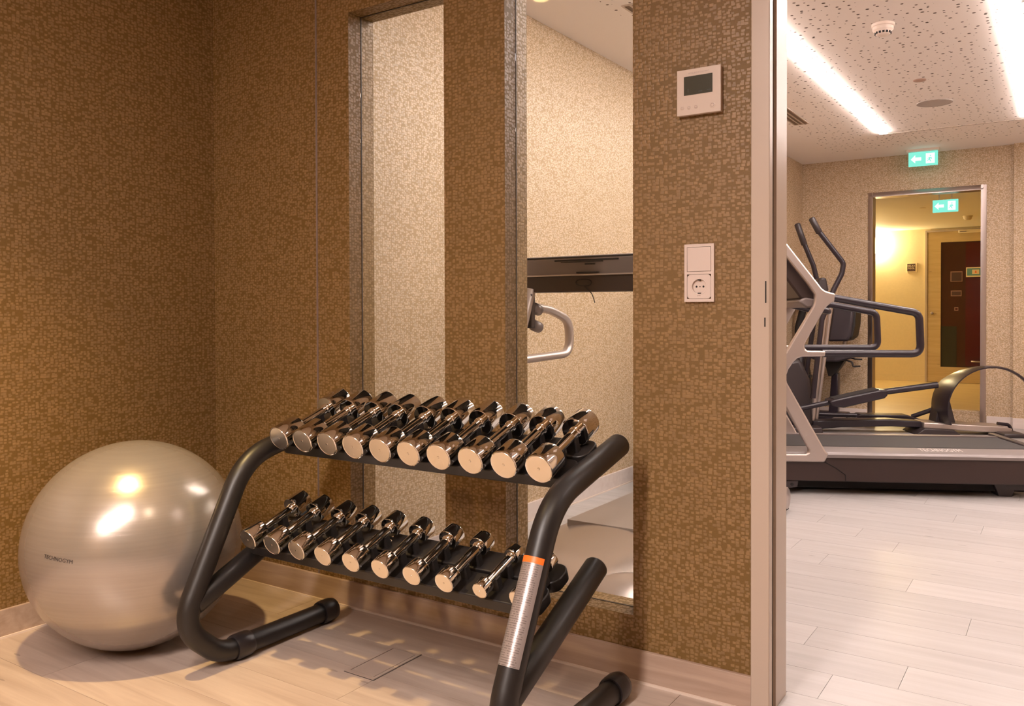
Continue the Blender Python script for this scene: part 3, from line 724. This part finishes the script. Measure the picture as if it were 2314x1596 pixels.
L('hanging_cable', sweep(fillet([(-.1015, .07, 1.128), (-.104, .035, 1.095), (-.108, .020, 1.06)], .02, 4), .0022, 6), 'hole', cs, 60)

# ---- elliptical trainer
E0 = Vector((2.440, 5.673, 0))
t = thing('elliptical_trainer', 'dark elliptical trainer with tall swing handles and arched flywheel guard', 'elliptical', E0, A1)
L('front_base', B(-1.75, -1.45, .05, .55, 0, .06), 'darkgrey', None, 30, .012)
L('front_shroud', prism([(-1.78, .05), (-1.80, .35), (-1.72, .60), (-1.60, .62), (-1.52, .45), (-1.49, .05)], XZ, .20, .42), 'darkgrey', None, 30, .03)
L('base_rail', prism([(-1.50, .022), (-1.49, .095), (-1.19, .108), (-.87, .116), (-.62, .101), (-.60, .048), (-.87, .057), (-1.26, .044)], XZ, .22, .36), 'handle', None, 30, .008)
L('silver_rail', prism([(-.62, .052), (-.62, .100), (.02, .072), (.07, .055), (.06, .018), (-.22, .030)], XZ, .17, .41), 'silver', None, 30, .008)
L('rear_cap', sweep(fillet([(.0, .29, .085), (.09, .29, .075), (.12, .29, .018), (-.03, .29, .014)], .03, 5), .014, 10, ref=(0, 1, 0), ry=None), 'handle', None, 60)
L('rear_foot', B(-.06, .11, .02, .56, 0, .035), 'darkgrey', None, 30, .01)
L('middle_foot', prism([(-.70, 0), (-.63, .055), (-.40, .045), (-.34, 0)], XZ, .12, .46), 'darkgrey', None, 30, .006)
# arched guard, a wide ribbon bent round the flywheel
arc = []
for k in range(29):
    a = math.radians(202 - 215*k/28); arc.append((a, .345))
bm = nb(); rings = []
for a, r in arc:
    wf = min(1.0, max(.10, (math.degrees(a)-70)/75))
    rings.append([bm.verts.new((-.13+rr*math.cos(a), .06+wf*(yy-.06), .222+rr*math.sin(a))) for rr, yy in ((r, .06), (r+.009, .15), (r+.010, .25), (r+.009, .33), (r, .42), (r-.009, .42), (r-.009, .06))])
for p_, q_ in zip(rings[:-1], rings[1:]):
    for k in range(7): bm.faces.new((p_[k], p_[(k+1) % 7], q_[(k+1) % 7], q_[k]))
bm.faces.new(rings[0]); bm.faces.new(rings[-1]); bmesh.ops.recalc_face_normals(bm, faces=bm.faces[:])
L('arched_guard', bm, 'handle', None, 45)
L('guard_support', prism([(-.50, .08), (-.46, .30), (-.40, .34), (-.34, .10), (-.34, .06)], XZ, .26, .42), 'darkgrey', None, 30, .006)
# posts, console
L('silver_post', sweep([(-1.372, .28, 1.24), (-1.386, .28, 1.03), (-1.429, .28, .66), (-1.490, .28, .06)], .026, 14, ref=(0, 1, 0)), 'silver', None, 60)
L('silver_post', sweep([(-1.325, .36, 1.18), (-1.322, .36, 1.03), (-1.365, .36, .66), (-1.440, .36, .06)], .018, 14, ref=(0, 1, 0)), 'silver', None, 60)
L('console', prism([(-1.52, 1.12), (-1.45, 1.30), (-1.40, 1.30), (-1.38, 1.20), (-1.44, 1.06)], XZ, .16, .46), 'darkgrey', None, 30, .015)
for yy, pth, ped in ((.10, [(-1.535, 1.790), (-1.482, 1.690), (-1.330, 1.485), (-1.278, 1.415), (-1.292, 1.330), (-1.358, 1.195), (-1.45, .95), (-1.52, .30)], (.0, 0)), (.50, [(-1.566, 1.782), (-1.515, 1.634), (-1.429, 1.421), (-1.400, 1.30), (-1.392, 1.208), (-1.42, .95), (-1.52, .25)], (.0, 0))):
    pts = [(a, yy, b) for a, b in pth]
    h = L('swing_handle', sweep(fillet(pts, .06, 5), .021, 14, ref=(0, 1, 0)), 'handle', None, 60)
    g0, g1 = Vector(pts[0]), Vector(pts[1]); L('grip', rod(g0-(g1-g0)*.05, g0+(g1-g0)*1.25, .0265, 16, .35), 'darkgrey', h, 60)
arm_n = [(-1.66, .10, .205), (-1.38, .10, .268)]
L('pedal_arm', sweep(arm_n, .022, 12), 'handle', None, 60)
L('pedal_arm', sweep([(-.99, .10, .352), (-.54, .10, .418)], .026, 12), 'handle', None, 60)
L('pedal', prism([(-1.41, .285), (-1.385, .295), (-1.01, .383), (-.955, .378), (-.955, .335), (-.98, .312), (-1.30, .232), (-1.39, .245)], XZ, .00, .20), 'handle', None, 30, .012)
L('pedal_tread', prism([(-1.37, .2905), (-1.02, .3735), (-1.02, .3865), (-1.37, .3035)], XZ, .02, .18), 'belt', None, 0)
L('pedal', prism([(-1.075, .105), (-1.05, .130), (-.66, .126), (-.53, .085), (-.55, .075), (-1.06, .088)], XZ, .44, .60), 'handle', None, 30, .008)
L('pedal_arm', sweep([(-1.62, .52, .12), (-1.05, .52, .11)], .02, 12), 'handle', None, 60)
L('pedal_arm', sweep([(-.60, .52, .105), (-.40, .44, .20)], .02, 12), 'handle', None, 60)

# ---- recumbent bike at the back
t = thing('exercise_bike', 'black exercise bike with padded backrest beside the steel-framed doorway', 'exercise bike', (1.0, 5.98, 0))
def Wd(name, bm, mat, parent=None, smooth=40, bevel=0.0): return obj(name, bm, mat, parent or t, smooth, bevel)
q = 5.90
pad = Wd('backrest', prism([(1.008, 1.072), (1.075, 1.078), (1.185, 1.035), (1.178, .93), (1.160, .795), (1.135, .748), (.960, .745), (.985, .90)], XZ, q, q+.30), 'leather', None, 30, .02)
Wd('backrest_shell', prism([(1.170, 1.030), (1.200, 1.020), (1.195, .90), (1.176, .79), (1.150, .765), (1.160, .90)], XZ, q+.03, q+.27), 'blackplastic', pad, 30, .006)
Wd('seat', prism([(.80, .632), (.90, .640), (1.05, .618), (1.16, .632), (1.215, .690), (1.222, .660), (1.18, .598), (1.06, .562), (.90, .560), (.80, .595)], XZ, q-.05, q+.33), 'leather', None, 30, .015)
Wd('seat_bracket', prism([(.90, .565), (1.09, .565), (1.05, .50), (.99, .42), (.95, .42), (.93, .50)], XZ, q+.08, q+.20), 'blackplastic', None, 30, .006)
Wd('adjust_lever', sweep(fillet([(1.10, q, .585), (1.185, q-.05, .565), (1.195, q-.05, .525), (1.255, q-.05, .530)], .01, 3), .008, 8), 'blackplastic', None, 60)
Wd('adjust_lever', sweep(fillet([(1.10, q+.1, .600), (1.20, q, .590), (1.26, q, .588)], .01, 3), .007, 8), 'blackplastic', None, 60)
Wd('seat_post', prism([(.945, .05), (1.030, .05), (1.035, .45), (.975, .45)], XZ, q+.10, q+.18), 'handle', None, 30, .01)
Wd('seat_link', sweep([(1.10, q+.14, .80), (1.05, q+.14, .58)], .018, 10), 'silver', None, 60)
Wd('base_beam', B(.64, 1.12, q+.08, q+.20, .02, .09), 'handle', None, 30, .01)
Wd('base_cap', B(1.01, 1.11, q-.12, q+.40, 0, .055), 'silver', None, 30, .015)
Wd('base_cap', B(.63, .70, q-.12, q+.40, 0, .055), 'blackplastic', None, 30, .015)
Wd('drive_shroud', prism([(.625, .09), (.63, .40), (.655, .62), (.72, .64), (.76, .45), (.78, .25), (.82, .09)], XZ, q+.04, q+.24), 'darkgrey', None, 30, .03)
Wd('console_stem', sweep(fillet([(.70, q+.14, .60), (.66, q+.14, .85), (.72, q+.14, 1.08)], .2, 6), .035, 12), 'blackplastic', None, 60)
Wd('console', prism([(.64, 1.06), (.80, 1.10), (.835, 1.13), (.70, 1.24), (.645, 1.22)], XZ, q-.02, q+.30), 'blackplastic', None, 30, .015)
Wd('crank', rod((.70, q+.02, .30), (.70, q+.26, .30), .03, 14), 'steel', None, 50)
for yy, dz in ((q-.03, .12), (q+.29, -.10)):
    cr = Wd('crank_arm', sweep([(.70, yy+(.05 if yy < q+.1 else -.03), .30), (.78, yy+(.05 if yy < q+.1 else -.03), .30+dz)], .012, 10), 'steel', None, 60)
    Wd('pedal', B(.74, .83, yy-.06, yy+.03, .29+dz, .315+dz), 'blackplastic', cr, 0, .004)

# ================================================================== CEILING THINGS
def strip(x, y0, y1, label, mat, group=None, w=.056):
    t = thing('ceiling_light', label, 'ceiling light', (x, (y0+y1)/2, CZ), 0, group)
    obj('housing', boxes([(x-w/2-.004, x-w/2, y0-.004, y1+.004, CZ-.003, CZ), (x+w/2, x+w/2+.004, y0-.004, y1+.004, CZ-.003, CZ), (x-w/2, x+w/2, y0-.004, y0, CZ-.003, CZ), (x-w/2, x+w/2, y1, y1+.004, CZ-.003, CZ)]), 'ceilwhite', t, 0)
    obj('diffuser', B(x-w/2, x+w/2, y0, y1, CZ-.013, CZ), mat, t, 0)
    return t
strip(1.545, .32, 5.25, 'long white light strip on the ceiling ending at the dark slot', 'strip')
strip(2.56, .32, 5.25, 'long white light strip on the ceiling nearer the round detector\'s far side', 'strip')
strip(3.60, .32, 5.25, 'unseen extra light strip added on the ceiling towards the right gym wall', 'strip')  # extra strip out of view, added to even out the gym light
strip(1.95, -4.5, -2.0, 'white light strip on the ceiling behind the camera', 'striprear', w=.20)
t = thing('ceiling_slot', 'narrow dark slot running across the perforated ceiling between light strips', 'ceiling slot', (2.05, 5.325, CZ))
obj('slot_gap', B(1.56, 2.60, 5.318, 5.332, CZ-.0015, CZ), 'rubber', t, 0)
obj('slot_rim', boxes([(1.56, 2.60, 5.314, 5.318, CZ-.002, CZ), (1.56, 2.60, 5.332, 5.336, CZ-.002, CZ)]), 'ceilwhite', t, 0)
# smoke detector
t = thing('smoke_detector', 'white round smoke detector with black slots on the perforated ceiling', 'smoke detector', (2.02, 2.46, CZ))
body = obj('base', lathe([(0, 0), (.054, 0), (.054, .012), (.050, .016), (0, .016)], 36, zframe((2.02, 2.46, CZ), (0, 0, -1))), 'ceilwhite', t, 40)
hd_ = obj('head', lathe([(0, .015), (.049, .016), (.049, .030), (.040, .040), (.034, .052), (.020, .058), (0, .058)], 36, zframe((2.02, 2.46, CZ), (0, 0, -1))), 'ceilwhite', t, 40)
for k in range(14):
    a = 2*PI*k/14; m = Matrix.Translation((2.02, 2.46, CZ-.045)) @ Matrix.Rotation(a, 4, 'Z')
    bm = B(.0345, .0395, -.0052, .0052, -.0055, .0055); bmesh.ops.transform(bm, matrix=m, verts=bm.verts[:]); obj('slot', bm, 'hole', hd_, 0)
t = thing('ceiling_sensor', 'small flat brownish disc sensor on the perforated ceiling', 'sensor', (2.02, 3.70, CZ))
obj('disc', lathe([(0, .006), (.034, .006), (.038, .003), (.038, 0)], 28, zframe((2.02, 3.70, CZ), (0, 0, -1))), plain('sensor_brown', (.42, .27, .21), .6), t, 40)
t = thing('ceiling_speaker', 'round grey mesh loudspeaker flush in the perforated ceiling', 'loudspeaker', (2.02, 4.39, CZ))
obj('grille', lathe([(0, .005), (.100, .005), (.108, .004)], 40, zframe((2.02, 4.39, CZ), (0, 0, -1))), 'speakergrey', t, 40)
obj('ring', lathe([(.108, 0), (.108, .006), (.114, .005), (.115, 0)], 40, zframe((2.02, 4.39, CZ), (0, 0, -1))), 'speakergrey', t, 40)
def vent(x0, x1, y0, y1, label):
    t = thing('ceiling_vent', label, 'air vent', ((x0+x1)/2, (y0+y1)/2, CZ))
    obj('backing', B(x0, x1, y0, y1, CZ-.001, CZ), 'slot', t, 0)
    f = .010
    obj('frame', boxes([(x0-f, x0, y0-f, y1+f, CZ-.005, CZ), (x1, x1+f, y0-f, y1+f, CZ-.005, CZ), (x0, x1, y0-f, y0, CZ-.005, CZ), (x0, x1, y1, y1+f, CZ-.005, CZ)]), 'ventmetal', t, 0)
    n = 3
    for k in range(1, n):
        xx = x0+(x1-x0)*k/n; obj('slat', B(xx-.006, xx+.006, y0, y1, CZ-.005, CZ-.001), 'ventmetal', t, 0)
vent(1.03, 1.125, 3.95, 4.55, 'slotted metal air vent in the ceiling left of the light strip')
vent(1.05, 1.145, 1.50, 2.10, 'slotted metal air vent in the ceiling above the glazed opening')
# warm downlights of the front room
def downlight(x, y, label, watts, color=SPOT_COL, size=74, soft=.035):
    t = thing('downlight', label, 'downlight', (x, y, CZ), 0, 'recessed warm downlights')
    obj('trim_ring', lathe([(.036, .001), (.040, .004), (.050, .003), (.052, 0)], 32, zframe((x, y, CZ), (0, 0, -1))), 'ceilwhite', t, 40)
    obj('lens', lathe([(0, .0015), (.036, .0015)], 28, zframe((x, y, CZ), (0, 0, -1))), 'downlens', t, 0)
    ld = bpy.data.lights.new('spot', 'SPOT'); ld.energy = watts; ld.color = color; ld.spot_size = math.radians(size); ld.spot_blend = .9; ld.shadow_soft_size = soft
    lo = bpy.data.objects.new('spot_beam', ld); COL.objects.link(lo); lo.parent = t; lo.location = (0, 0, -.012)
downlight(.77, -1.08, 'recessed warm downlight over the exercise ball', SPOT_W)
downlight(2.60, -1.23, 'recessed warm downlight in front of the doorway', SPOT_W*.30, (1.0, .80, .62), 118, .10)

# exit signs
def exit_sign(cx, y, z0, z1, w, zc, label):
    t = thing('exit_sign', label, 'exit sign', (cx, y, zc))
    x0, x1 = cx-w/2, cx+w/2; h = z1-z0
    obj('mount', B(x0-.015, x1+.015, y-.028, y+.028, zc-.022, zc), 'ceilwhite', t, 0)
    if zc-.022 > z1: [obj('hanger', B(cx+q_-.005, cx+q_+.005, y-.006, y+.006, z1, zc-.022), 'ceilwhite', t, 0) for q_ in (-.055, .055)]
    p = obj('panel', B(x0, x1, y-.012, y+.012, z0, z1), 'exitgreen', t, 0)
    e = y-.0128
    ax, az, k = cx-w*.24, (z0+z1)/2, h*.34
    obj('arrow', prism([(ax-k, az), (ax-k*.15, az+k*.85), (ax-k*.15, az+k*.33), (ax+k, az+k*.33), (ax+k, az-k*.33), (ax-k*.15, az-k*.33), (ax-k*.15, az-k*.85)], XZ, e, y-.012), 'exitwhite', p, 0)
    dx0, dx1 = cx+w*.10, cx+w*.40
    obj('door_symbol', boxes([(dx0, dx1, e, y-.012, z0+h*.14, z1-h*.14)]), 'exitwhite', p, 0)
    mx = (dx0+dx1)/2-.004
    fig = [(mx-.004, az+h*.08), (mx+.012, az+h*.08), (mx+.020, az-.006), (mx+.012, az-.010), (mx+.006, az+.002), (mx+.004, az-h*.10), (mx+.014, az-h*.24), (mx+.006, az-h*.26), (mx-.004, az-h*.12), (mx-.020, az-h*.20), (mx-.022, az-h*.15), (mx-.008, az-h*.06), (mx-.008, az), (mx-.016, az-.008), (mx-.020, az-.004)]
    obj('running_figure', prism(fig, XZ, e-.0006, e), 'exitgreen', p, 0)
    obj('figure_head', lathe([(0, .0006), (.0065, .0006), (.0065, 0)], 12, zframe((mx+.006, e, az+h*.19), (0, -1, 0))), 'exitgreen', p, 0)
exit_sign(1.71, 6.20, 2.316, 2.440, .236, CZ, 'glowing green exit sign under the gym ceiling above the doorway')
exit_sign(1.790, 7.10, 1.985, 2.105, .222, CCZ, 'glowing green exit sign hanging in the corridor behind the steel frame')

# corridor furnishings
t = thing('wall_lamp', 'glowing wall lamp on the yellow corridor wall left of the plaque', 'wall lamp', (.40, CY, 1.98))
obj('back_plate', B(.36, .44, CY-.02, CY, 1.88, 2.08), 'steel', t, 0)
obj('lamp_shade', lathe([(0, -.12), (.040, -.115), (.048, -.09), (.048, .09), (.040, .115), (0, .12)], 24, zframe((.40, CY-.075, 1.98), (0, 0, 1))), 'lamp', t, 60)
t = thing('wall_lamp', 'glowing wall lamp on the side wall of the corridor', 'wall lamp', (-.6, 9.0, 1.85))
obj('back_plate', B(-.6, -.58, 8.96, 9.04, 1.75, 1.95), 'steel', t, 0)
obj('lamp_shade', lathe([(0, -.12), (.040, -.115), (.048, -.09), (.048, .09), (.040, .115), (0, .12)], 24, zframe((-.525, 9.0, 1.85), (0, 0, 1))), 'lamp', t, 60)
t = thing('wall_plaque', 'small brown door plaque in a pale frame on the corridor wall', 'sign', (.899, CY, 1.59))
obj('frame', B(.835, .968, CY-.012, CY, 1.578, 1.712), 'signwhite', t, 0)
obj('plate', B(.838, .945, CY-.016, CY-.010, 1.592, 1.700), 'signbrown', t, 0)
text_mesh('RELAX\nPOOL', .034, 'signwhite', lambda u, v: (.892+u, CY-.0168, 1.646+v+.004), 'lettering', t)
for nm, (a, b, c, e_), mt, lb in (('sign_reflection', (1.395, 1.545, 1.43, 1.575), 'signbrown', 'modelled reflection of a square dark sign with pale frame in the corridor door glass'), ('sign_reflection', (1.40, 1.535, 1.225, 1.305), 'signbrown', 'modelled reflection of a wide dark sign below the square one in the door glass'), ('sign_reflection', (1.445, 1.495, 1.02, 1.07), 'redpane', 'modelled reflection of a tiny dark red sign low in the corridor door glass')):  # plates stand in for reflections of plaques in the door glass
    t = thing(nm, lb, 'sign', ((a+b)/2, CY, c))
    obj('frame', B(a, b, CY+.0055, CY+.0115, c, e_), plain('reflected_sign_frame', (.30, .17, .12), .5), t, 0)
    obj('plate', B(a+.012, b-.008, CY+.0045, CY+.0075, c+.010, e_-.014), mt, t, 0)
t = thing('notice_sign', 'teal notice in a white frame hung on the corridor door', 'sign', (1.70, CY, 1.49))
obj('frame', B(1.592, 1.83, CY-.022, CY-.012, 1.490, 1.625), 'signwhite', t, 0)
obj('panel', B(1.605, 1.82, CY-.025, CY-.018, 1.510, 1.610), 'teal', t, 0)
obj('label', B(1.668, 1.755, CY-.028, CY-.022, 1.528, 1.592), 'signwhite', t, 0)
obj('pictogram', prism([(1.700, 1.545), (1.724, 1.545), (1.718, 1.575), (1.706, 1.575)], XZ, CY-.030, CY-.026), 'orange', t, 0)
t = thing('door_closer', 'long white door closer above the corridor door', 'door closer', (1.72, CY, 2.14))
obj('body', B(1.50, 1.95, CY-.075, CY-.03, 2.105, 2.15), 'signwhite', t, 30, .006)
obj('arm', B(1.52, 1.60, CY-.09, CY-.075, 2.12, 2.13), 'steel', t, 0)
t = thing('smoke_detector', 'white round smoke detector on the corridor ceiling', 'smoke detector', (1.752, 9.67, CCZ))
obj('base', lathe([(0, 0), (.055, 0), (.055, .014), (0, .014)], 24, zframe((1.752, 9.67, CCZ), (0, 0, -1))), 'signwhite', t, 40)
obj('head', lathe([(0, .055), (.03, .053), (.045, .035), (.048, .013), (0, .013)], 24, zframe((1.752, 9.67, CCZ), (0, 0, -1))), 'signwhite', t, 40)
t = thing('ceiling_sensor', 'small flat pale disc on the corridor ceiling', 'sensor', (1.407, 8.467, CCZ))
obj('disc', lathe([(0, .006), (.030, .006), (.034, 0)], 20, zframe((1.407, 8.467, CCZ), (0, 0, -1))), 'signwhite', t, 40)
